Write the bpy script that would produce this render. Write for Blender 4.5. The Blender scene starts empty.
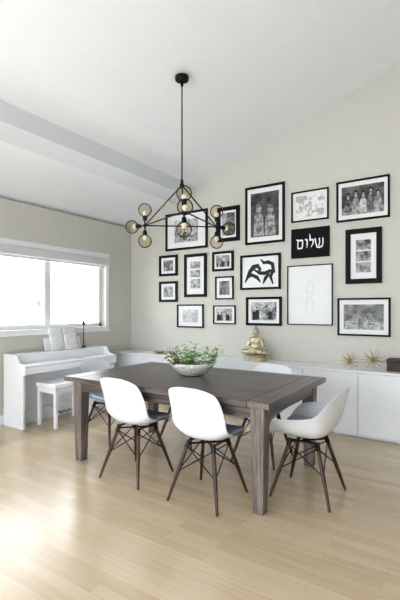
import bpy, bmesh, math, random
from mathutils import Vector, Matrix, Euler
random.seed(7)
scene = bpy.context.scene
COL = scene.collection
scene.view_settings.view_transform = 'Standard'
try: scene.view_settings.look = 'Medium High Contrast'
except Exception: pass
scene.view_settings.exposure = 0.08

# ------------------------------------------------------------------ materials
def new_mat(name):
    m = bpy.data.materials.new(name); m.use_nodes = True
    nt = m.node_tree
    return m, nt, nt.nodes['Principled BSDF']

def plain(name, col, rough=0.5, metal=0.0, var=0.03, scale=8.0, bump=0.0, coat=0.0, spec=0.5):
    m, nt, b = new_mat(name)
    tc = nt.nodes.new('ShaderNodeTexCoord')
    n = nt.nodes.new('ShaderNodeTexNoise'); n.inputs['Scale'].default_value = scale
    n.inputs['Detail'].default_value = 4
    nt.links.new(tc.outputs['Object'], n.inputs['Vector'])
    r = nt.nodes.new('ShaderNodeValToRGB')
    r.color_ramp.elements[0].position = 0.3; r.color_ramp.elements[1].position = 0.7
    r.color_ramp.elements[0].color = (*[max(0, c*(1-var)) for c in col], 1)
    r.color_ramp.elements[1].color = (*[min(1, c*(1+var)) for c in col], 1)
    nt.links.new(n.outputs['Fac'], r.inputs['Fac'])
    nt.links.new(r.outputs['Color'], b.inputs['Base Color'])
    b.inputs['Roughness'].default_value = rough
    b.inputs['Metallic'].default_value = metal
    b.inputs['Coat Weight'].default_value = coat
    b.inputs['Specular IOR Level'].default_value = spec
    if bump:
        bp = nt.nodes.new('ShaderNodeBump'); bp.inputs['Strength'].default_value = bump
        bp.inputs['Distance'].default_value = 0.01
        nt.links.new(n.outputs['Fac'], bp.inputs['Height'])
        nt.links.new(bp.outputs['Normal'], b.inputs['Normal'])
    return m

def wood(name, c1, c2, axis='X', rough=0.5, scale=3.0, stretch=14, plank=None):
    m, nt, b = new_mat(name)
    tc = nt.nodes.new('ShaderNodeTexCoord')
    mp = nt.nodes.new('ShaderNodeMapping')
    s = [stretch, stretch, stretch]; s['XYZ'.index(axis)] = 1.0
    mp.inputs['Scale'].default_value = s
    nt.links.new(tc.outputs['Object'], mp.inputs['Vector'])
    n = nt.nodes.new('ShaderNodeTexNoise'); n.inputs['Scale'].default_value = scale
    n.inputs['Detail'].default_value = 8; n.inputs['Roughness'].default_value = 0.7
    nt.links.new(mp.outputs['Vector'], n.inputs['Vector'])
    r = nt.nodes.new('ShaderNodeValToRGB')
    r.color_ramp.elements[0].position = 0.36; r.color_ramp.elements[1].position = 0.64
    r.color_ramp.elements[0].color = (*c1, 1); r.color_ramp.elements[1].color = (*c2, 1)
    nt.links.new(n.outputs['Fac'], r.inputs['Fac'])
    out = r.outputs['Color']
    if plank:
        bt = nt.nodes.new('ShaderNodeTexBrick')
        bt.inputs['Scale'].default_value = 1.0
        bt.inputs['Brick Width'].default_value = 6.0
        bt.inputs['Row Height'].default_value = plank
        bt.inputs['Mortar Size'].default_value = 0.003
        bt.inputs['Color1'].default_value = (1, 1, 1, 1)
        bt.inputs['Color2'].default_value = (0.70, 0.68, 0.68, 1)
        bt.inputs['Mortar'].default_value = (0.25, 0.23, 0.23, 1)
        nt.links.new(tc.outputs['Object'], bt.inputs['Vector'])
        mx = nt.nodes.new('ShaderNodeMix'); mx.data_type = 'RGBA'; mx.blend_type = 'MULTIPLY'
        mx.inputs['Factor'].default_value = 1.0
        nt.links.new(out, mx.inputs['A']); nt.links.new(bt.outputs['Color'], mx.inputs['B'])
        out = mx.outputs['Result']
    nt.links.new(out, b.inputs['Base Color'])
    b.inputs['Roughness'].default_value = rough
    bp = nt.nodes.new('ShaderNodeBump'); bp.inputs['Strength'].default_value = 0.15
    bp.inputs['Distance'].default_value = 0.004
    nt.links.new(n.outputs['Fac'], bp.inputs['Height']); nt.links.new(bp.outputs['Normal'], b.inputs['Normal'])
    return m

def floor_material():
    m, nt, b = new_mat('maple_strip_floor')
    tc = nt.nodes.new('ShaderNodeTexCoord')
    bt = nt.nodes.new('ShaderNodeTexBrick')
    bt.offset = 0.37; bt.offset_frequency = 2
    bt.inputs['Scale'].default_value = 1.0
    bt.inputs['Brick Width'].default_value = 0.85
    bt.inputs['Row Height'].default_value = 0.072
    bt.inputs['Mortar Size'].default_value = 0.0008
    bt.inputs['Mortar Smooth'].default_value = 0.4
    bt.inputs['Bias'].default_value = -0.1
    bt.inputs['Color1'].default_value = (0.62, 0.51, 0.37, 1)
    bt.inputs['Color2'].default_value = (0.545, 0.435, 0.30, 1)
    bt.inputs['Mortar'].default_value = (0.42, 0.32, 0.21, 1)
    nt.links.new(tc.outputs['Object'], bt.inputs['Vector'])
    mp = nt.nodes.new('ShaderNodeMapping'); mp.inputs['Scale'].default_value = (1.2, 16, 1)
    nt.links.new(tc.outputs['Object'], mp.inputs['Vector'])
    n = nt.nodes.new('ShaderNodeTexNoise'); n.inputs['Scale'].default_value = 2.5; n.inputs['Detail'].default_value = 6
    nt.links.new(mp.outputs['Vector'], n.inputs['Vector'])
    r = nt.nodes.new('ShaderNodeValToRGB')
    r.color_ramp.elements[0].position = 0.3; r.color_ramp.elements[1].position = 0.7
    r.color_ramp.elements[0].color = (0.91, 0.89, 0.87, 1); r.color_ramp.elements[1].color = (1, 1, 1, 1)
    nt.links.new(n.outputs['Fac'], r.inputs['Fac'])
    mx = nt.nodes.new('ShaderNodeMix'); mx.data_type = 'RGBA'; mx.blend_type = 'MULTIPLY'
    mx.inputs['Factor'].default_value = 1.0
    nt.links.new(bt.outputs['Color'], mx.inputs['A']); nt.links.new(r.outputs['Color'], mx.inputs['B'])
    nt.links.new(mx.outputs['Result'], b.inputs['Base Color'])
    b.inputs['Roughness'].default_value = 0.27
    b.inputs['Coat Weight'].default_value = 0.3
    b.inputs['Coat Roughness'].default_value = 0.2
    return m

def photo_mat(name, seed, scale=6.0, dark=0.02, light=0.6, lo=0.38, hi=0.62):
    m, nt, b = new_mat(name)
    tc = nt.nodes.new('ShaderNodeTexCoord')
    mp = nt.nodes.new('ShaderNodeMapping'); mp.inputs['Location'].default_value = (seed*3.7, seed*1.3, seed*2.1)
    nt.links.new(tc.outputs['Object'], mp.inputs['Vector'])
    n = nt.nodes.new('ShaderNodeTexNoise'); n.inputs['Scale'].default_value = scale
    n.inputs['Detail'].default_value = 7; n.inputs['Roughness'].default_value = 0.7
    nt.links.new(mp.outputs['Vector'], n.inputs['Vector'])
    r = nt.nodes.new('ShaderNodeValToRGB')
    r.color_ramp.elements[0].position = lo; r.color_ramp.elements[1].position = hi
    r.color_ramp.elements[0].color = (dark, dark, dark, 1); r.color_ramp.elements[1].color = (light, light, light, 1)
    nt.links.new(n.outputs['Fac'], r.inputs['Fac'])
    nt.links.new(r.outputs['Color'], b.inputs['Base Color'])
    b.inputs['Roughness'].default_value = 0.35
    return m

M = {}
M['wall'] = plain('greige_wall_paint', (0.59, 0.58, 0.535), 0.85, var=0.01)
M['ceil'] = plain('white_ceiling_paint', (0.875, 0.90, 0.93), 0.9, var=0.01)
M['beam'] = plain('shade_grey_beam_paint', (0.70, 0.725, 0.75), 0.9, var=0.01)  # greyer than the ceiling: the beam's shade is put into its colour
M['trim'] = plain('white_trim_paint', (0.85, 0.86, 0.88), 0.45, var=0.01)
M['wtrim'] = plain('window_frame_paint', (0.74, 0.75, 0.76), 0.45, var=0.01)
M['floor'] = floor_material()
M['cab'] = plain('white_cabinet_lacquer', (0.78, 0.805, 0.84), 0.3, var=0.01)
M['shell'] = plain('white_molded_plastic', (0.73, 0.755, 0.79), 0.3, var=0.01)
M['pad'] = plain('slate_blue_fabric', (0.50, 0.57, 0.70), 0.9, var=0.12, scale=60, bump=0.3)
M['walnut'] = wood('dark_walnut_dowel', (0.03, 0.011, 0.008), (0.08, 0.027, 0.017), 'Z', 0.4, 5, 10)
M['black'] = plain('black_metal', (0.012, 0.012, 0.013), 0.4, 0.6, var=0.1)
M['table_x'] = wood('weathered_table_wood', (0.05, 0.041, 0.038), (0.22, 0.183, 0.166), 'X', 0.33, 3.4, 22, plank=0.175)
M['table_y'] = wood('weathered_end_wood', (0.055, 0.045, 0.041), (0.21, 0.175, 0.158), 'Y', 0.33, 3.4, 22)
M['table_z'] = wood('weathered_leg_wood', (0.07, 0.056, 0.052), (0.245, 0.205, 0.188), 'Z', 0.5, 3.4, 18)
M['frame_black'] = plain('black_picture_frame', (0.008, 0.0075, 0.0075), 0.6, var=0.1, spec=0.2)
M['mat'] = plain('white_mount_board', (0.77, 0.78, 0.79), 0.8, var=0.01)
M['faint'] = plain('faint_pencil_line', (0.55, 0.55, 0.56), 0.8, var=0.05)
M['canvas_black'] = plain('black_canvas', (0.012, 0.012, 0.012), 0.8, var=0.2, scale=80, bump=0.2, spec=0.2)
M['ink_white'] = plain('white_paint_lettering', (0.82, 0.82, 0.82), 0.6, var=0.02)
M['ink_black'] = plain('black_ink', (0.012, 0.012, 0.012), 0.6, var=0.1)
M['grey_l'] = photo_mat('print_light_grey', 41, 24, 0.14, 0.50, .40, .60)
M['grey_m'] = photo_mat('print_mid_grey', 42, 24, 0.03, 0.24, .40, .60)
M['grey_w'] = photo_mat('print_pale_grey', 43, 24, 0.34, 0.66, .40, .6)
M['piano'] = plain('white_piano_lacquer', (0.80, 0.82, 0.85), 0.25, var=0.01)
M['paper'] = photo_mat('printed_sheet_music', 3, 90, 0.28, 0.85, 0.36, 0.48)
M['gold'] = plain('brushed_gold', (0.42, 0.29, 0.12), 0.35, 0.7, var=0.08)
M['statue'] = plain('antique_gold_finish', (0.53, 0.475, 0.34), 0.33, 0.5, var=0.18, scale=18, bump=0.1)
M['dark'] = wood('near_black_brown_wood', (0.015, 0.008, 0.006), (0.06, 0.032, 0.024), 'X', 0.5, 6, 8)
M['bowl'] = plain('mottled_white_ceramic', (0.60, 0.59, 0.57), 0.6, var=0.3, scale=45, bump=0.6)
M['leaf'] = plain('green_leaf', (0.20, 0.39, 0.09), 0.5, var=0.6, scale=14)
M['petal'] = plain('white_petal', (0.8, 0.8, 0.76), 0.6, var=0.05)
M['berry'] = plain('dusky_red_sprig', (0.20, 0.08, 0.06), 0.6, var=0.4, scale=20)
M['soil'] = plain('brown_soil', (0.07, 0.045, 0.03), 0.95, var=0.4, scale=40, bump=0.8)
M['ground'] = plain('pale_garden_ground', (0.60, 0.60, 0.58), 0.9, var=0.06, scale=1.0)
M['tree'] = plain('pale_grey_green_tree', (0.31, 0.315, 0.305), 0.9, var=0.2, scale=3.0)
M['blind'] = plain('off_white_blind_fabric', (0.62, 0.62, 0.625), 0.8, var=0.02)

def glass_mat(name, tint, fac):
    m = bpy.data.materials.new(name); m.use_nodes = True; nt = m.node_tree; nt.nodes.clear()
    o = nt.nodes.new('ShaderNodeOutputMaterial'); mx = nt.nodes.new('ShaderNodeMixShader')
    t = nt.nodes.new('ShaderNodeBsdfTransparent'); g = nt.nodes.new('ShaderNodeBsdfGlossy')
    t.inputs['Color'].default_value = (*tint, 1); g.inputs['Roughness'].default_value = 0.03
    lw = nt.nodes.new('ShaderNodeLayerWeight'); lw.inputs['Blend'].default_value = fac
    nt.links.new(lw.outputs['Fresnel'], mx.inputs['Fac'])
    nt.links.new(t.outputs[0], mx.inputs[1]); nt.links.new(g.outputs[0], mx.inputs[2])
    nt.links.new(mx.outputs[0], o.inputs['Surface'])
    return m
M['glass'] = glass_mat('window_glass', (0.97, 0.98, 0.98), 0.1)
M['smoke'] = glass_mat('smoked_amber_glass', (0.93, 0.88, 0.79), 0.14)

# ------------------------------------------------------------------ helpers
def finish(name, bm, mats, parent=None, loc=(0, 0, 0), rot=(0, 0, 0), smooth=False, bevel=0, seg=2):
    bmesh.ops.recalc_face_normals(bm, faces=bm.faces)
    me = bpy.data.meshes.new(name); bm.to_mesh(me); bm.free()
    for m in (mats if isinstance(mats, (list, tuple)) else [mats]): me.materials.append(m)
    if smooth:
        for p in me.polygons: p.use_smooth = True
    o = bpy.data.objects.new(name, me); COL.objects.link(o)
    o.location = loc; o.rotation_euler = rot
    if parent: o.parent = parent
    if bevel:
        b = o.modifiers.new('bevel', 'BEVEL'); b.width = bevel; b.segments = seg; b.limit_method = 'ANGLE'
    return o

def thing(name, label, category, loc=(0, 0, 0), rotz=0, group=None):
    e = bpy.data.objects.new(name, None); COL.objects.link(e)
    e.empty_display_size = 0.1
    e.location = loc; e.rotation_euler = (0, 0, rotz)
    e['label'] = label; e['category'] = category
    if group: e['group'] = group
    return e

def tag(o, label, category, group=None):
    o['label'] = label; o['category'] = category
    if group: o['group'] = group
    return o

def structure(o):
    o['kind'] = 'structure'; return o

def add_box(bm, lo, hi, mi=0):
    x0, y0, z0 = lo; x1, y1, z1 = hi
    v = [bm.verts.new(p) for p in [(x0,y0,z0),(x1,y0,z0),(x1,y1,z0),(x0,y1,z0),(x0,y0,z1),(x1,y0,z1),(x1,y1,z1),(x0,y1,z1)]]
    for f in [(0,3,2,1),(4,5,6,7),(0,1,5,4),(1,2,6,5),(2,3,7,6),(3,0,4,7)]:
        fc = bm.faces.new([v[i] for i in f]); fc.material_index = mi

def box(name, lo, hi, mat, parent=None, bevel=0.0, **k):
    bm = bmesh.new(); add_box(bm, lo, hi)
    return finish(name, bm, mat, parent, bevel=bevel, **k)

def add_tube(bm, a, b, r0, r1=None, seg=10):
    if r1 is None: r1 = r0
    a = Vector(a); b = Vector(b); d = b-a
    q = d.to_track_quat('Z', 'Y').to_matrix().to_4x4()
    mt = Matrix.Translation((a+b)/2) @ q
    bmesh.ops.create_cone(bm, cap_ends=True, segments=seg, radius1=r0, radius2=r1, depth=d.length, matrix=mt)

def add_sphere(bm, c, r, sc=(1, 1, 1), u=16, v=10, rot=None):
    mt = Matrix.Translation(c)
    if rot: mt = mt @ Euler(rot).to_matrix().to_4x4()
    mt = mt @ Matrix.Diagonal((r*sc[0], r*sc[1], r*sc[2], 1))
    bmesh.ops.create_uvsphere(bm, u_segments=u, v_segments=v, radius=1, matrix=mt)

def prism(name, poly, y0, y1, mat, plane='XZ'):
    bm = bmesh.new()
    a = [bm.verts.new((p[0], y0, p[1])) for p in poly]; b = [bm.verts.new((p[0], y1, p[1])) for p in poly]
    bm.faces.new(a); bm.faces.new(b[::-1])
    n = len(poly)
    for i in range(n):
        bm.faces.new([a[i], b[i], b[(i+1) % n], a[(i+1) % n]])
    return finish(name, bm, mat)

def dup(root, loc, rotz, label=None):
    r = root.copy(); COL.objects.link(r)
    r.location = loc; r.rotation_euler = (0, 0, rotz)
    if label: r['label'] = label
    def rec(src, dst):
        for c in src.children:
            n = c.copy(); COL.objects.link(n); n.parent = dst
            rec(c, n)
    rec(root, r)
    return r

# ------------------------------------------------------------------ room
CZ = 2.726; SL = 0.338; XR = 7.0; YB = -7.0
def cz(x): return CZ + SL*x
structure(box('floor', (-0.15, YB, -0.1), (XR+0.12, 0.12, 0.0), M['floor']))
structure(prism('wall_back', [(-0.15, 0), (XR, 0), (XR, cz(XR)), (-0.15, cz(-0.15))], 0.0, 0.12, M['wall']))
structure(prism('ceiling', [(-0.15, cz(-0.15)), (XR, cz(XR)), (XR, cz(XR)+0.12), (-0.15, cz(-0.15)+0.12)], YB, 0.12, M['ceil']))
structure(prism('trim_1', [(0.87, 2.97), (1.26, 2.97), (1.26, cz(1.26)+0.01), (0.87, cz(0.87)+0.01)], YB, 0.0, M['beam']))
structure(box('wall_right_unseen', (XR, YB, 0), (XR+0.12, 0.12, cz(XR)+.1), M['wall']))  # unseen wall, added to shut out light from the right
structure(prism('wall_rear_unseen', [(-0.15, 0), (1.2, 0), (1.2, 2.4), (5.9, 2.4), (5.9, 0), (XR, 0), (XR, cz(XR)), (-0.15, cz(-0.15))], YB-0.12, YB, M['wall']))  # unseen wall, added with an opening shaped to limit light from behind
WY0, WY1, WZ0, WZ1 = -3.15, -0.57, 1.09, 2.12
bm = bmesh.new()
V0, V1 = -6.6, -4.25  # unseen second window opening, sized to hold down glare on the floor
add_box(bm, (-0.15, YB, 0), (0, V0, cz(-.15)))
add_box(bm, (-0.15, V1, 0), (0, WY0, cz(-.15)))
add_box(bm, (-0.15, V0, 0), (0, V1, 0.9))
add_box(bm, (-0.15, V0, 2.3), (0, V1, cz(-.15)))
add_box(bm, (-0.15, WY1, 0), (0, 0.0, cz(-.15)))
add_box(bm, (-0.15, WY0, 0), (0, WY1, WZ0))
add_box(bm, (-0.15, WY0, WZ1), (0, WY1, cz(-.15)))
structure(finish('wall_left', bm, M['wall']))
structure(box('baseboard_left', (0, YB, 0), (0.015, 0, 0.11), M['trim'], bevel=0.004))

# window
bm = bmesh.new()
c = 0.065
add_box(bm, (0.0, WY0-c, WZ1), (0.03, WY1+c, WZ1+0.08))
add_box(bm, (0.0, WY0-c, WZ0-0.055), (0.02, WY1+c, WZ0))
add_box(bm, (-0.10, WY0, WZ0), (0.045, WY1, WZ0+0.018))
add_box(bm, (0.0, WY1, WZ0), (0.02, WY1+c, WZ1))
add_box(bm, (0.0, WY0-c, WZ0), (0.02, WY0, WZ1))
w = structure(finish('window_1', bm, M['trim'], bevel=0.003))
bm = bmesh.new()
f = 0.055
add_box(bm, (-0.12, WY0, WZ0+0.018), (-0.07, WY1, WZ0+0.018+f))
add_box(bm, (-0.12, WY0, WZ1-f), (-0.07, WY1, WZ1))
add_box(bm, (-0.12, WY0, WZ0), (-0.07, WY0+f, WZ1))
add_box(bm, (-0.12, WY1-f, WZ0), (-0.07, WY1, WZ1))
add_box(bm, (-0.125, -1.57, WZ0), (-0.065, -1.48, WZ1))
add_box(bm, (-0.125, -2.43, WZ0), (-0.065, -2.35, WZ1))
o = structure(finish('window_sash', bm, M['wtrim'], bevel=0.003)); o.parent = w
g = structure(box('window_glass', (-0.097, WY0+0.02, WZ0+0.03), (-0.093, WY1-0.02, WZ1-0.02), M['glass']))
g.parent = w
rb = thing('roller_blind', 'white roller blind rolled up in a cassette above the window', 'window blind', (0.0, (WY0+WY1)/2, WZ1-0.10))
L = (WY1-WY0)/2-0.005
box('cassette', (0.022, -L, -0.005), (0.11, L, 0.098), M['blind'], rb, bevel=0.006)
box('bottom_rail', (-0.03, -L+0.02, -0.03), (0.0, L-0.02, 0.10), M['trim'], rb, bevel=0.005)

# outdoors
gd = box('garden_ground', (-14, -12, -0.3), (-0.16, 14, -0.2), M['ground']); tag(gd, 'pale garden ground outside the window', 'ground'); gd['kind'] = 'structure'
for i, (x, y, s) in enumerate([(-8, 0.8, 1.2), (-11, 6.0, 1.5), (-7.5, -3.2, 1.1)]):
    t = thing('garden_tree', 'leafy pale green garden tree outside the window', 'tree', (x, y, -0.2), group='garden trees outside')
    bm = bmesh.new(); add_tube(bm, (0, 0, 0), (0, 0, 1.6), 0.12, 0.07); finish('trunk', bm, M['tree'], t)
    bm = bmesh.new()
    for k in range(7):
        add_sphere(bm, (random.uniform(-.6, .6)*s, random.uniform(-.8, .8)*s, 1.5+random.uniform(0, 1.0)*s*0.7), random.uniform(.4, .65)*s, u=14, v=10)
    for v in bm.verts: v.co += Vector((random.uniform(-.09, .09), random.uniform(-.09, .09), random.uniform(-.09, .09)))
    finish('foliage', bm, M['tree'], t)

# ------------------------------------------------------------------ sideboard
UW = 0.6
for i in range(8):
    u = thing('sideboard_cabinet', 'white lacquered handleless cabinet unit against the wall', 'cabinet', (0.02+UW*i, 0, 0), group='row of white cabinets')
    box('body', (0.001, -0.40, 0.03), (UW-0.001, -0.002, 0.688), M['cab'], u)
    box('plinth', (0.001, -0.37, 0.0), (UW-0.001, -0.05, 0.03), M['cab'], u)
    box('door', (0.003, -0.42, 0.032), (UW-0.003, -0.4015, 0.684), M['cab'], u, bevel=0.002)
st = box('countertop', (0.02, -0.425, 0.689), (0.02+UW*8, -0.002, 0.712), M['cab'], bevel=0.003)
tag(st, 'long white countertop panel over the cabinets', 'countertop')
ZT = 0.7125

# ------------------------------------------------------------------ table
TX0, TX1, TY0, TY1, TH = 1.56, 3.55, -2.55, -1.33, 0.76
tb = thing('dining_table', 'weathered grey-brown wooden dining table with plank top', 'dining table', ((TX0+TX1)/2, (TY0+TY1)/2, 0))
hx, hy = (TX1-TX0)/2, (TY1-TY0)/2
box('tabletop', (-hx+0.16, -hy, TH-0.042), (hx-0.16, hy, TH), M['table_x'], tb, bevel=0.004)
for s in (-1, 1):
    a, b_ = sorted((s*(hx-0.157), s*hx))
    box('breadboard_end', (a, -hy, TH-0.042), (b_, hy, TH), M['table_y'], tb, bevel=0.004)
ix, iy = hx-0.06, hy-0.055
for s in (-1, 1):
    a, b_ = sorted((s*(iy-0.035), s*(iy-0.01)))
    box('apron', (-ix+0.105, a, TH-0.13), (ix-0.105, b_, TH-0.043), M['table_x'], tb, bevel=0.002)
    a, b_ = sorted((s*(ix-0.035), s*(ix-0.01)))
    box('apron', (a, -iy+0.105, TH-0.13), (b_, iy-0.105, TH-0.043), M['table_y'], tb, bevel=0.002)
for sx in (-1, 1):
    for sy in (-1, 1):
        bm = bmesh.new(); add_box(bm, (-0.052, -0.052, 0), (0.052, 0.052, TH-0.043))
        for v in bm.verts:
            if v.co.z < 0.01: v.co.x *= 0.72; v.co.y *= 0.72
        finish('leg', bm, M['table_z'], tb, loc=(sx*(ix-0.052), sy*(iy-0.052), 0), bevel=0.004)

# ------------------------------------------------------------------ chairs
SIDE = [(.248,.420,.185,0,0),(.228,.440,.214,0,.004),(.17,.448,.228,0,.012),(.08,.440,.234,0,.028),(0,.432,.236,0,.045),(-.09,.434,.238,.01,.07),
        (-.150,.458,.240,.03,.07),(-.182,.52,.238,.05,.042),(-.200,.59,.236,.058,.018),(-.218,.66,.232,.058,.004),(-.238,.73,.224,.05,0),(-.254,.785,.210,.036,-.004),(-.263,.812,.186,.022,-.010),(-.268,.826,.145,.01,-.008),(-.269,.830,.07,.002,0)]
ARM = [(.262,.420,.20,0,0),(.245,.438,.25,0,.02),(.215,.445,.295,0,.085),(.175,.444,.322,0,.145),(.12,.440,.335,0,.172),(.04,.433,.345,0,.188),(-.06,.432,.352,0,.205),
       (-.14,.450,.352,.025,.198),(-.19,.50,.346,.055,.152),(-.215,.56,.334,.065,.098),(-.232,.62,.318,.065,.050),(-.246,.68,.298,.060,.012),(-.258,.735,.272,.05,-.012),(-.267,.772,.236,.035,-.022),(-.272,.790,.175,.015,-.014),(-.274,.796,.08,.002,0)]
def shell(rows, power, parent, lip=1.0):
    bm = bmesh.new(); N = 17; grid = []
    for (y, z, hw, ry, rz) in rows:
        r = []
        for j in range(N):
            v = -1+2*j/(N-1); a = min(1.0, abs(v)/lip)**power
            ay = abs(v)**2.2
            if lip < 1 and abs(v) > lip: a = 1.0-0.06*((abs(v)-lip)/(1-lip))**2
            xx = hw*v*(1-0.05*abs(v)**4)
            r.append(bm.verts.new((xx, y+ry*ay, z+rz*a)))
        grid.append(r)
    for i in range(len(grid)-1):
        for j in range(N-1):
            bm.faces.new([grid[i][j], grid[i][j+1], grid[i+1][j+1], grid[i+1][j]])
    o = finish('seat_shell', bm, M['shell'], parent, smooth=True)
    s = o.modifiers.new('solid', 'SOLIDIFY'); s.thickness = 0.005; s.offset = 0
    ss = o.modifiers.new('sub', 'SUBSURF'); ss.levels = 2; ss.render_levels = 2
    return o
def interp(rows, y, k):
    seat = [r for r in rows if r[0] > -.16]
    for a, b in zip(seat[:-1], seat[1:]):
        if b[0] <= y <= a[0]:
            t = (a[0]-y)/(a[0]-b[0]); return a[k]*(1-t)+b[k]*t
    return seat[-1][k]
def pad(rows, power, parent, hwmax):
    bm = bmesh.new(); N = 9; grid = []
    ys = [.225, .18, .12, .06, 0, -.06, -.11]
    for i, y in enumerate(ys):
        r = []; hw = hwmax*(0.88 if i in (0, 6) else 1)
        for j in range(N):
            v = -1+2*j/(N-1); x = hw*v
            z = interp(rows, y, 1)+interp(rows, y, 4)*(abs(x)/interp(rows, y, 2))**power+0.024
            r.append(bm.verts.new((x, y, z)))
        grid.append(r)
    for i in range(len(grid)-1):
        for j in range(N-1):
            bm.faces.new([grid[i][j], grid[i][j+1], grid[i+1][j+1], grid[i+1][j]])
    o = finish('seat_pad', bm, M['pad'], parent, smooth=True)
    s = o.modifiers.new('solid', 'SOLIDIFY'); s.thickness = 0.034; s.offset = 0
    ss = o.modifiers.new('sub', 'SUBSURF'); ss.levels = 1; ss.render_levels = 2
    o['label'] = 'slate blue fabric seat cushion'
def chair(rows, power, label, loc, rotz, hw, lip=1.0):
    c = thing('dining_chair', label, 'chair', loc, rotz, group='chairs around the dining table')
    shell(rows, power, c, lip); pad(rows, power, c, hw)
    tops = {}; feet = {}
    for sx in (-1, 1):
        for sy in (-1, 1):
            top = Vector((sx*0.105, sy*0.10-0.0, 0.405)); foot = Vector((sx*0.205, sy*0.215, 0.0))
            tops[sx, sy] = top; feet[sx, sy] = foot
            bm = bmesh.new()
            add_tube(bm, foot, foot.lerp(top, .5), 0.0095, 0.0145, 12); add_tube(bm, foot.lerp(top, .5), top, 0.0145, 0.0125, 12)
            for v in bm.verts: v.co.z = max(v.co.z, 0.0)
            finish('leg', bm, M['walnut'], c, smooth=False)
    bm = bmesh.new()
    P = lambda k, t: feet[k].lerp(tops[k], t)
    ks = [(-1, -1), (1, -1), (1, 1), (-1, 1)]
    for i in range(4):
        a, b = ks[i], ks[(i+1) % 4]
        add_tube(bm, P(a, .93), P(b, .50), 0.004, seg=6); add_tube(bm, P(a, .50), P(b, .93), 0.004, seg=6)
    add_tube(bm, P((-1, -1), .97), P((1, 1), .97), 0.007, seg=6); add_tube(bm, P((1, -1), .97), P((-1, 1), .97), 0.007, seg=6)
    for k in ks:
        add_tube(bm, P(k, .9), P(k, 1.03), 0.017, seg=8)
    for sx in (-1, 1):
        add_tube(bm, (sx*.105, -.11, .41), (sx*.105, .11, .41), 0.008, seg=6)
    finish('wire_brace', bm, M['black'], c)
    return c
LB = 'white molded side chair with slate cushion and dark dowel legs'
c1 = chair(SIDE, 2.4, LB, (3.02, -2.43, 0), 0, 0.20)
dup(c1, (2.32, -2.42, 0), 0.0)
dup(c1, (3.02, -1.50, 0), math.pi)
dup(c1, (2.17, -1.50, 0), math.pi)
dup(c1, (1.50, -1.93, 0), -math.pi/2)
chair(ARM, 3.0, 'white molded armchair with dark dowel legs at the table end', (3.61, -1.98, 0), math.pi/2, 0.21, lip=0.95)

# ------------------------------------------------------------------ frames on the wall
def poly(bm, pts, y, mi):
    vs = [bm.verts.new((p[0], y, p[1])) for p in pts]; f = bm.faces.new(vs); f.material_index = mi
def ell(cx, cz_, rx, rz, n=16): return [(cx+rx*math.cos(2*math.pi*i/n), cz_+rz*math.sin(2*math.pi*i/n)) for i in range(n)]
def stroke(bm, pts, w, y, mi):
    n = len(pts); L_, R_ = [], []
    for i, p in enumerate(pts):
        a = pts[max(0, i-1)]; b = pts[min(n-1, i+1)]
        d = Vector((b[0]-a[0], b[1]-a[1])).normalized(); nn = Vector((-d.y, d.x))
        ww = (w[i] if isinstance(w, (list, tuple)) else w)/2
        L_.append(bm.verts.new((p[0]+nn.x*ww, y, p[1]+nn.y*ww))); R_.append(bm.verts.new((p[0]-nn.x*ww, y, p[1]-nn.y*ww)))
    for i in range(n-1):
        f = bm.faces.new([L_[i], L_[i+1], R_[i+1], R_[i]]); f.material_index = mi
def person(bm, x, z, h, y, mi, hi, hair=3):
    poly(bm, [(x-h*.15, z), (x+h*.15, z), (x+h*.17, z+h*.42), (x+h*.17, z+h*.58), (x+h*.12, z+h*.66), (x+h*.04, z+h*.70), (x-h*.04, z+h*.70), (x-h*.12, z+h*.66), (x-h*.17, z+h*.58), (x-h*.17, z+h*.42)], y, mi)
    poly(bm, ell(x, z+h*.83, h*.075, h*.10), y-0.0002, hair)
    poly(bm, ell(x+h*.008, z+h*.795, h*.058, h*.08), y-0.0004, hi)

def picture(x0, x1, z0, z1, fw, fmat, prints, label, draw=None, depth=0.025, matmat=None, name='picture_frame'):
    w, h = x1-x0, z1-z0
    e = thing(name, label, 'picture frame', ((x0+x1)/2, -0.002, z0), group='gallery of framed pictures')
    bm = bmesh.new()
    O = [(-w/2, 0), (w/2, 0), (w/2, h), (-w/2, h)]; I = [(-w/2+fw, fw), (w/2-fw, fw), (w/2-fw, h-fw), (-w/2+fw, h-fw)]
    vo = [[bm.verts.new((p[0], y, p[1])) for p in O] for y in (0, -depth)]
    vi = [[bm.verts.new((p[0], y, p[1])) for p in I] for y in (0, -depth+0.003)]
    for i in range(4):
        j = (i+1) % 4
        bm.faces.new([vo[0][i], vo[0][j], vo[1][j], vo[1][i]]); bm.faces.new([vo[1][i], vo[1][j], vi[1][j], vi[1][i]])
        bm.faces.new([vi[1][i], vi[1][j], vi[0][j], vi[0][i]]); bm.faces.new([vi[0][i], vi[0][j], vo[0][j], vo[0][i]])
    finish('frame', bm, fmat, e)
    box('mount_board', (-w/2+fw+.0005, -0.010, fw+.0005), (w/2-fw-.0005, -0.004, h-fw-.0005), matmat or M['mat'], e)
    for (a, b, c_, d, pm) in prints:
        bm = bmesh.new()
        X0, X1, Z0, Z1 = -w/2+a*w, -w/2+b*w, c_*h, d*h
        poly(bm, [(X0, Z0), (X1, Z0), (X1, Z1), (X0, Z1)], -0.0108, 0)
        if draw: draw(bm, X0, X1, Z0, Z1)
        finish('print', bm, [pm, M['grey_l'], M['grey_m'], M['ink_black'], M['grey_w'], M['faint']], e)
    return e
B = M['frame_black']
pm = lambda s, **k: photo_mat('black_white_photo_print', s, **k)
Y1 = -0.0112
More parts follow.
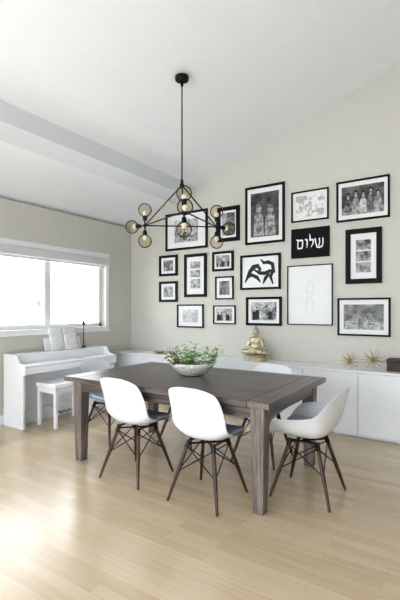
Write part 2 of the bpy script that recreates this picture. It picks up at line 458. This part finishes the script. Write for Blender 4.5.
def d_two(bm, a, b, c, d):
    W, H = b-a, d-c
    for k, hh in ((.29, .86), (.70, .80)):
        x = a+W*k
        poly(bm, [(x-W*.19, c+H*.02), (x+W*.19, c+H*.02), (x+W*.17, c+H*.35), (x+W*.15, c+H*.56*hh), (x+W*.05, c+H*.62*hh), (x-W*.05, c+H*.62*hh), (x-W*.15, c+H*.56*hh), (x-W*.17, c+H*.35)], Y1, 1)
        poly(bm, ell(x, c+H*.74*hh, W*.10, H*.10), Y1-.0002, 1)
        poly(bm, ell(x, c+H*.83*hh, W*.095, H*.045), Y1-.0004, 2)
        stroke(bm, [(x-W*.13, c+H*.45*hh), (x-W*.02, c+H*.32), (x+W*.12, c+H*.42*hh)], W*.03, Y1-.0005, 2)
        poly(bm, ell(x, c+H*.16, W*.09, H*.06), Y1-.0006, 2)
def d_sit(bm, a, b, c, d):
    W, H = b-a, d-c
    poly(bm, [(a, c), (b, c), (b, c+H*.28), (a, c+H*.34)], Y1+.0002, 1)
    poly(bm, [(a+W*.22, c+H*.2), (a+W*.78, c+H*.2), (a+W*.78, c+H*.25), (a+W*.22, c+H*.26)], Y1, 2)
    person(bm, a+W*.44, c+H*.08, H*.55, Y1-.0003, 2, 1); person(bm, a+W*.56, c+H*.08, H*.5, Y1-.0004, 1, 1)
def d_one(bm, a, b, c, d): person(bm, a+(b-a)*.5, c, (d-c)*.92, Y1, 2, 1)
def d_crowd(bm, a, b, c, d):
    for k in range(7): person(bm, a+(b-a)*(.12+.127*k), c+(d-c)*.05, (d-c)*random.uniform(.6, .8), Y1-.0007*(k % 2), random.choice([1, 2, 3, 4]), 1)
def d_lie(bm, a, b, c, d):
    W, H = b-a, d-c
    poly(bm, [(a, c), (b, c), (b, c+H*.22), (a+W*.5, c+H*.3), (a, c+H*.25)], Y1+.0002, 1)
    for k, (x, z, s) in enumerate([(.16, .1, .72), (.34, .05, .85), (.52, .05, .8), (.69, .08, .86), (.86, .1, .7)]):
        x = a+W*x; z = c+H*z; h = H*s
        poly(bm, [(x-W*.085, z), (x+W*.085, z), (x+W*.095, z+h*.4), (x+W*.05, z+h*.6), (x-W*.05, z+h*.6), (x-W*.095, z+h*.4)], Y1-.0003*k, [2, 1, 4, 2, 1][k])
        poly(bm, ell(x, z+h*.80, W*.05, h*.17), Y1-.0018, 3); poly(bm, ell(x+W*.004, z+h*.74, W*.036, h*.13), Y1-.002, 1)
def d_abs(bm, a, b, c, d):
    W, H = b-a, d-c; f = lambda l: [(a+x*W, c+z*H) for x, z in l]
    stroke(bm, f([(.0,.10),(.08,.30),(.16,.52),(.28,.70),(.42,.74),(.50,.60),(.46,.40)]), [.015,.04,.055,.065,.06,.045,.015], Y1, 3)
    stroke(bm, f([(.08,.28),(.22,.40),(.40,.30),(.52,.10)]), [.015,.05,.05,.015], Y1-.0002, 3)
    stroke(bm, f([(.30,.60),(.48,.46),(.66,.44),(.82,.52),(1.0,.46)]), [.02,.045,.05,.05,.015], Y1-.0003, 3)
    stroke(bm, f([(.52,.98),(.62,.84),(.76,.86),(.90,.78),(.93,.55),(.84,.30),(.92,.02)]), [.015,.04,.05,.05,.05,.045,.015], Y1-.0005, 3)
    stroke(bm, f([(.80,.42),(.68,.26),(.60,.04)]), [.03,.05,.015], Y1-.0006, 3)
def d_sketch(bm, a, b, c, d):
    W, H = b-a, d-c; f = lambda l: [(a+x*W, c+z*H) for x, z in l]
    stroke(bm, f([(.40,.05),(.36,.25),(.46,.42),(.38,.6),(.46,.8),(.52,.92)]), .005, Y1, 5)
    stroke(bm, f([(.62,.05),(.64,.25),(.56,.42),(.66,.58),(.6,.8),(.52,.92)]), .005, Y1-.0001, 5)
    stroke(bm, f([(.36,.25),(.5,.3),(.64,.25)]), .004, Y1-.0002, 5)
    stroke(bm, f([(.38,.6),(.5,.54),(.66,.58)]), .004, Y1-.0003, 5)

picture(.605,.95,1.870,2.182,.035,B,[(.24,.76,.24,.76,pm(1,scale=12))],'small black frame with white mount and portrait photo',d_one)
picture(.605,.95,1.475,1.787,.035,B,[(.24,.76,.24,.76,pm(2,scale=12))],'small black frame with white mount and dark photo',d_sit)
picture(1.08,1.466,1.542,2.168,.04,B,[(.28,.72,.2,.42,pm(3,scale=12)),(.28,.72,.46,.62,pm(4,scale=12)),(.28,.72,.66,.82,pm(5,scale=12))],'tall black frame with several small stacked photos',d_sit)
picture(1.567,1.904,1.896,2.168,.03,B,[(.18,.82,.2,.8,pm(6,scale=10))],'small black frame with black and white photo',d_crowd)
picture(1.616,1.904,1.499,1.819,.018,B,[(.22,.78,.2,.8,pm(7,scale=10,light=.35))],'slim dark frame with pale photo',d_one)
picture(.95,1.414,1.096,1.434,.018,B,[(.2,.8,.22,.78,pm(8,scale=8,dark=.35,light=.7))],'slim black frame with pale sketch')
picture(1.583,1.935,1.158,1.416,.014,B,[(.14,.86,.16,.84,pm(9,scale=10,dark=.12))],'thin black frame with landscape snapshot',d_crowd)
picture(.732,1.482,2.247,2.801,.03,B,[(.22,.78,.2,.8,pm(10,scale=6,dark=.15,light=.75))],'large black frame with wide white mount and pale photo',d_sit)
picture(1.649,1.997,2.30,2.777,.05,B,[(.2,.8,.17,.83,pm(11,scale=8,light=.5))],'black frame with a standing portrait photo',d_one)
picture(2.088,2.641,2.224,2.984,.028,B,[(.14,.86,.12,.88,pm(12,scale=9,light=.12))],'large black frame with photo of two carved figures',d_two)
picture(2.012,2.588,1.623,2.085,.028,B,[(.12,.88,.13,.87,M['mat'])],'black frame with bold black brushstroke artwork',d_abs)
picture(2.10,2.601,1.150,1.524,.03,B,[(.14,.86,.18,.82,pm(13,scale=9,light=.7))],'black frame with group photo in white mount',d_crowd)
picture(2.734,3.196,2.447,2.822,.016,B,[(.12,.88,.15,.85,pm(14,scale=11,dark=.44,light=.8,lo=.46,hi=.52))],'thin black frame with pale world map print')
picture(2.681,3.244,1.169,1.906,.010,B,[(.2,.8,.2,.82,M['mat'])],'large slim frame with faint line drawing',d_sketch)
picture(3.290,3.867,2.385,2.855,.02,B,[(.10,.90,.15,.85,pm(15,scale=7,light=.16))],'black frame with wide photo of people close together',d_lie)
st3 = [(.29,.71,.20+.205*j,.385+.205*j,pm(16+j,scale=10,light=.5)) for j in range(3)]
picture(3.394,3.785,1.656,2.285,.055,B,st3,'thick black frame with three stacked photos',d_sit)
picture(3.302,3.874,1.055,1.491,.02,B,[(.12,.88,.17,.83,pm(30,scale=9,light=.28))],'black frame with photo of couple seated under trees',d_sit)

# lettered canvas: hebrew word
x0, x1, z0, z1 = 2.734, 3.208, 1.997, 2.359
cv = thing('canvas_art', 'black canvas panel with white hebrew calligraphy', 'wall art', ((x0+x1)/2, -0.002, z0))
W, H = x1-x0, z1-z0
box('canvas', (-W/2, -0.03, 0), (W/2, 0, H), M['canvas_black'], cv, bevel=0.003)
bm = bmesh.new(); yy = -0.0312; LS = 0.90
def S(l, w, k=0): stroke(bm, [((x-.5)*W*LS, H/2+(z-.54)*H*LS) for x, z in l], [q*W*.85 for q in w] if isinstance(w, list) else w*W*.85, yy-k*.0002, 0)
S([(.88,.68),(.885,.5),(.86,.36)],.035); S([(.78,.68),(.79,.52),(.76,.38)],.035,1); S([(.66,.68),(.68,.5),(.72,.33)],.04,2); S([(.70,.34),(.78,.33),(.87,.37)],[.03,.05,.04],3)
S([(.50,.86),(.515,.74),(.51,.62)],[.02,.045,.04]); S([(.50,.62),(.56,.64),(.62,.62)],.05,1); S([(.61,.63),(.60,.50),(.545,.36)],[.05,.04,.02],2)
S([(.36,.66),(.40,.66),(.43,.63)],[.03,.055,.05]); S([(.425,.65),(.43,.5),(.42,.34)],[.045,.04,.02],1)
S([(.10,.68),(.18,.65),(.30,.64)],[.03,.055,.05]); S([(.29,.66),(.295,.5),(.28,.35)],.042,1); S([(.29,.355),(.20,.34),(.14,.36)],.05,2); S([(.15,.36),(.155,.5),(.16,.66)],.036,3)
finish('lettering', bm, M['ink_white'], cv)

# ------------------------------------------------------------------ chandelier
CX, CY = 2.379, -1.87
ZC = cz(CX)
ch = thing('chandelier', 'black metal triangular chandelier with smoked glass globes', 'chandelier', (CX, CY, 2.17))
zt = ZC-2.17
bm = bmesh.new(); add_tube(bm, (0, 0, zt-0.05), (0, 0, zt-0.015), 0.062, 0.065, 28)
o = finish('canopy', bm, M['black'], ch, bevel=0.004)
bm = bmesh.new(); add_tube(bm, (0, 0, 0.34), (0, 0, zt-0.03), 0.0065, seg=10); add_tube(bm, (0, 0, zt-0.1), (0, 0, zt-0.04), 0.014, seg=12); finish('rod', bm, M['black'], ch)
th = math.radians(33.4)
tc_ = math.radians(33.4+5)
fw_ = Vector((-math.sin(tc_), math.cos(tc_), 0)); rt = Vector((math.cos(tc_), math.sin(tc_), 0))
s = 0.70; R = s/math.sqrt(3)
dirs = [-fw_, (fw_*.5+rt*.866), (fw_*.5-rt*.866)]
cor = [d*R for d in dirs]
hub = Vector((0, 0, 0.34))
bm = bmesh.new(); add_sphere(bm, hub, 0.022); add_tube(bm, hub-Vector((0, 0, .03)), hub+Vector((0, 0, .05)), 0.013)
for i in range(3):
    add_tube(bm, hub, cor[i], 0.006, seg=8); add_tube(bm, cor[i], cor[(i+1) % 3], 0.006, seg=8)
    add_sphere(bm, cor[i], 0.018)
finish('frame', bm, M['black'], ch)
for i in range(3):
    for dv in (Vector((0, 0, 1)), Vector((0, 0, -1)), dirs[i]):
        bm = bmesh.new(); add_tube(bm, cor[i], cor[i]+dv*0.065, 0.007, seg=8); add_tube(bm, cor[i]+dv*0.05, cor[i]+dv*0.092, 0.018, 0.024, seg=16)
        finish('socket', bm, M['black'], ch)
        bm = bmesh.new(); add_sphere(bm, (0, 0, 0), 0.065, u=28, v=18)
        finish('glass_globe', bm, M['smoke'], ch, loc=cor[i]+dv*0.150, smooth=True)
        bm = bmesh.new(); add_sphere(bm, (0, 0, 0), 0.022, sc=(1, 1, 1.2))
        finish('bulb', bm, M['trim'], ch, loc=cor[i]+dv*0.118, smooth=True)

# ------------------------------------------------------------------ bowl and plant
bx, by = 2.50, -1.87
bw = thing('bowl', 'oval mottled white ceramic bowl on the dining table', 'bowl', (bx, by, TH+0.0005), th)
bm = bmesh.new(); prof = [(0.0, 0), (.08, 0), (.10, .008), (.145, .04), (.185, .085), (.202, .125), (.192, .125), (.175, .088), (.135, .05), (.08, .025), (0, .02)]
n = 40; rings = []
for r, z in prof:
    rings.append([bm.verts.new((r*math.cos(2*math.pi*i/n), r*.72*math.sin(2*math.pi*i/n), z*.9)) for i in range(n)] if r > 0 else [bm.verts.new((0, 0, z))])
for a, b in zip(rings[:-1], rings[1:]):
    for i in range(n):
        j = (i+1) % n
        q = [a[i % len(a)], a[j % len(a)], b[j % len(b)], b[i % len(b)]]
        q = list(dict.fromkeys(q))
        bm.faces.new(q)
finish('bowl_body', bm, M['bowl'], bw, smooth=True)
pl = thing('potted_plant', 'mixed green leafy plants growing in the oval bowl', 'plant', (bx, by, TH+0.03), th)
bm = bmesh.new()
add_sphere(bm, (0, 0, .045), 0.14, sc=(1, .68, .16)); finish('soil', bm, M['soil'], pl, smooth=True)
def leaf(bm, p, d, ln, wd):
    d = d.normalized(); side = d.cross(Vector((0, 0, 1)));
    if side.length < .1: side = Vector((1, 0, 0))
    side.normalize(); up = side.cross(d)
    pts = [p, p+d*ln*.35+side*wd*.5-up*.004, p+d*ln*.75+side*wd*.35-up*.006, p+d*ln-up*.015, p+d*ln*.75-side*wd*.35-up*.006, p+d*ln*.35-side*wd*.5-up*.004]
    bm.faces.new([bm.verts.new(q) for q in pts])
def sprigs(nst, hmin, hmax, xr, mat, name, lw=.02, ll=.045, lean=.5, nl=9):
    bm = bmesh.new()
    for k in range(nst):
        x = random.uniform(*xr); y = random.uniform(-.09, .09)
        base = Vector((x, y, .07)); d = Vector((x*lean*6+random.uniform(-.5, .5), random.uniform(-.6, .6), 1)).normalized()
        h = random.uniform(hmin, hmax); tip = base+d*h
        add_tube(bm, base, tip, .0018, .001, 5)
        for i in range(nl):
            t = (i+1)/nl; a = random.uniform(0, 6.28)
            leaf(bm, base.lerp(tip, t), Vector((math.cos(a), math.sin(a), random.uniform(-.3, .8))), ll*random.uniform(.7, 1.2), lw)
    o = finish(name, bm, mat, pl); o['kind'] = 'stuff'; return o
sprigs(36, .05, .20, (-.16, .16), M['leaf'], 'foliage', lean=.65, ll=.05, lw=.024, nl=8)
sprigs(9, .08, .18, (-.18, -.09), M['berry'], 'red_sprig', .012, .03, lean=.7)
bm = bmesh.new()
for k in range(26):
    c = Vector((random.uniform(-.19, .19), random.uniform(-.09, .09), random.uniform(.12, .22)))
    for q in range(5):
        a = q*1.2566; leaf(bm, c, Vector((math.cos(a), math.sin(a), .35)), .015, .013)
o = finish('white_flowers', bm, M['petal'], pl); o['kind'] = 'stuff'

# ------------------------------------------------------------------ statue
bx = 2.33
sb = thing('buddha_statue', 'antique gold seated meditating statue on a lotus base', 'statue', (bx, -0.21, ZT))
bm = bmesh.new()
for z0_, z1_, r0, r1 in [(0, .02, .16, .16), (.02, .05, .155, .13), (.05, .075, .13, .155)]:
    add_tube(bm, (0, 0, z0_), (0, 0, z1_), r0, r1, 32)
for v in bm.verts: v.co.y *= .72
finish('lotus_base', bm, M['statue'], sb, smooth=False, bevel=.003)
bm = bmesh.new()
add_sphere(bm, (0, 0, .105), .165, sc=(1, .58, .22)); add_sphere(bm, (-.13, -.02, .11), .055, sc=(1.1, 1, .7)); add_sphere(bm, (.13, -.02, .11), .055, sc=(1.1, 1, .7))
add_tube(bm, (-.12, -.06, .105), (.04, -.085, .115), .035, .025, 14); add_tube(bm, (.12, -.06, .115), (-.04, -.08, .125), .035, .025, 14)
add_sphere(bm, (0, .01, .17), .07, sc=(1, .75, 1)); add_sphere(bm, (0, .01, .235), .075, sc=(1.05, .68, .85)); add_sphere(bm, (0, .01, .275), .08, sc=(1.08, .55, .4))
for sx in (-1, 1):
    add_sphere(bm, (sx*.078, .01, .262), .028)
    add_tube(bm, (sx*.082, .012, .26), (sx*.105, .0, .175), .026, .022, 12); add_sphere(bm, (sx*.105, 0, .175), .023)
    add_tube(bm, (sx*.105, 0, .175), (sx*.02, -.075, .15), .022, .015, 12); add_sphere(bm, (sx*.02, -.078, .15), .02, sc=(1.5, 1, .7))
    add_sphere(bm, (sx*.041, .005, .345), .012, sc=(.5, .8, 2.0))
add_tube(bm, (0, .01, .27), (0, .005, .32), .026, .024, 12)
add_sphere(bm, (0, 0, .355), .042, sc=(.92, 1, 1.15)); add_sphere(bm, (0, .004, .372), .043, sc=(1, 1, .85)); add_sphere(bm, (0, .005, .412), .018, sc=(1, 1, 1.1)); add_sphere(bm, (0, .005, .43), .008, sc=(1, 1, 1.6))
add_sphere(bm, (0, -.042, .35), .008, sc=(.8, 1, 1.5))
o = finish('figure', bm, M['statue'], sb, smooth=True)
r = o.modifiers.new('rm', 'REMESH'); r.mode = 'VOXEL'; r.voxel_size = 0.005; r.use_smooth_shade = True
sm = o.modifiers.new('sm', 'SMOOTH'); sm.iterations = 3; sm.factor = .5

# gold starbursts
def starburst(x, y, r, label):
    e = thing('starburst_ornament', label, 'ornament', (x, y, ZT), group='gold starburst ornaments')
    bm = bmesh.new(); c = Vector((0, 0, r*.75)); N = 26
    for i in range(N):
        zz = 1-2*(i+.5)/N; a = i*2.39996; rr = math.sqrt(1-zz*zz)
        d = Vector((rr*math.cos(a), rr*math.sin(a), zz))
        ln = r if zz > -.2 else min(r, (r*.75-.003)/abs(zz))
        add_tube(bm, c, c+d*ln, .0035, .0022, 6); 
    finish('spikes', bm, M['gold'], e)
    bm = bmesh.new(); add_sphere(bm, c, .016); finish('core', bm, M['gold'], e, smooth=True)
starburst(3.50, -.27, .105, 'smaller gold wire starburst ornament on white cabinet top')
starburst(3.73, -.20, .13, 'larger gold wire starburst ornament on white cabinet top')
e = thing('wooden_box', 'dark brown wooden box on the white cabinet top', 'box', (4.02, -.2, ZT))
box('body', (-.14, -.10, 0), (.14, .10, .095), M['dark'], e, bevel=.004); box('lid', (-.145, -.105, .096), (.145, .105, .125), M['dark'], e, bevel=.004)
e = thing('dish', 'small shallow tan dish on the white cabinet top', 'dish', (.75, -.2, ZT))
bm = bmesh.new(); add_tube(bm, (0, 0, 0), (0, 0, .03), .05, .09, 24); finish('dish_body', bm, M['gold'], e, bevel=.004)

# ------------------------------------------------------------------ piano
PY0, PY1 = -2.2, -0.78
pn = thing('digital_piano', 'white upright digital piano against the window wall', 'piano', (0.03, PY0, 0))
PL = PY1-PY0
for y in (0, PL-0.028):
    bm = bmesh.new()
    pts = [(0, 0), (.38, 0), (.38, .60), (.42, .62), (.42, .725), (.30, .745), (.24, .835), (0, .84)]
    a = [bm.verts.new((p[0], y, p[1])) for p in pts]; b = [bm.verts.new((p[0], y+.028, p[1])) for p in pts]
    bm.faces.new(a); bm.faces.new(b[::-1])
    for i in range(len(pts)): bm.faces.new([a[i], b[i], b[(i+1) % len(pts)], a[(i+1) % len(pts)]])
    finish('side_panel', bm, M['piano'], pn, bevel=.004)
box('keyboard_case', (.03, .029, .62), (.41, PL-.029, .70), M['piano'], pn, bevel=.005)
box('lid', (.20, .030, .701), (.405, PL-.030, .722), M['piano'], pn, bevel=.008)
box('top_case', (.005, .029, .701), (.198, PL-.029, .835), M['piano'], pn, bevel=.010)
box('front_panel', (.15, .029, .16), (.17, PL-.029, .618), M['piano'], pn)
box('bottom_board', (.12, .029, .0), (.18, PL-.029, .159), M['piano'], pn, bevel=.003)
for k in (-.08, 0, .08):
    box('pedal', (.181, PL/2+k-.012, .05), (.27, PL/2+k+.012, .062), M['gold'], pn)
ms = box('music_stand', (0, -.28, 0), (.012, .28, .16), M['piano'], pn, bevel=.003); ms.location = (.13, PL/2+.04, .837); ms.rotation_euler = (0, math.radians(-14), 0)
bk = thing('music_book', 'open sheet music book propped on the piano stand', 'book', (.205, PY0+.75, .838), 0)
for s_ in (-1, 1):
    bm = bmesh.new(); N = 8; T = []
    for i in range(N+1):
        t = i/N; y = s_*t*.215; x = .012*math.sin(t*math.pi)
        T.append((x, y))
    f0 = [[bm.verts.new((p[0]-z*.25, p[1], z)) for z in (0, .29)] for p in T]
    for i in range(N): bm.faces.new([f0[i][0], f0[i+1][0], f0[i+1][1], f0[i][1]])
    o = finish('page', bm, M['paper'], bk, smooth=True)
    sd = o.modifiers.new('s', 'SOLIDIFY'); sd.thickness = .005
lp = thing('piano_lamp', 'thin dark metal reading lamp standing on the piano', 'lamp', (.12, PY0+1.12, .8355))
bm = bmesh.new(); add_tube(bm, (0, 0, 0), (0, 0, .012), .03, .028, 20); finish('base', bm, M['black'], lp)
bm = bmesh.new(); add_tube(bm, (0, 0, .01), (0, 0, .33), .005, seg=8)
finish('stem', bm, M['black'], lp)
bm = bmesh.new(); add_tube(bm, (0, 0, .31), (0, 0, .37), .024, .012, 16); finish('lamp_shade', bm, M['black'], lp)

bn = thing('piano_bench', 'white wooden piano bench tucked at the piano', 'bench', (0.51, -1.70, 0))
box('seat', (-.18, -.28, .45), (.18, .28, .505), M['piano'], bn, bevel=.01)
for sx in (-1, 1):
    for sy in (-1, 1):
        bm = bmesh.new(); add_box(bm, (-.018, -.018, 0), (.018, .018, .45)); finish('leg', bm, M['piano'], bn, loc=(sx*.15, sy*.25, 0), bevel=.003)
for sy in (-1, 1):
    a, b_ = sorted((sy*.242, sy*.256)); box('stretcher', (-.132, a, .39), (.132, b_, .45), M['piano'], bn)
box('stretcher', (.142, -.232, .39), (.156, .232, .45), M['piano'], bn)

# ------------------------------------------------------------------ lights, camera, world
sl = bpy.data.lights.new('hazy_sun', 'SUN'); sl.energy = 5.0; sl.angle = math.radians(35); sl.color = (1, .99, .98)
so = bpy.data.objects.new('hazy_sun', sl); COL.objects.link(so)
so.rotation_euler = Vector((0.30, 0.15, -0.95)).to_track_quat('-Z', 'Y').to_euler()

cam = bpy.data.cameras.new('camera'); co = bpy.data.objects.new('camera', cam); COL.objects.link(co)
cam.sensor_width = 36; cam.lens = 410/600*36; cam.shift_y = 10/600
co.location = (4.61, -4.95, 1.353); co.rotation_euler = (math.radians(90), 0, th)
cam.clip_start = 0.05
scene.camera = co
wd = bpy.data.worlds.new('world'); scene.world = wd; wd.use_nodes = True
bg = wd.node_tree.nodes['Background']; bg.inputs['Color'].default_value = (0.915, 0.957, 1.0, 1); bg.inputs['Strength'].default_value = 5.8
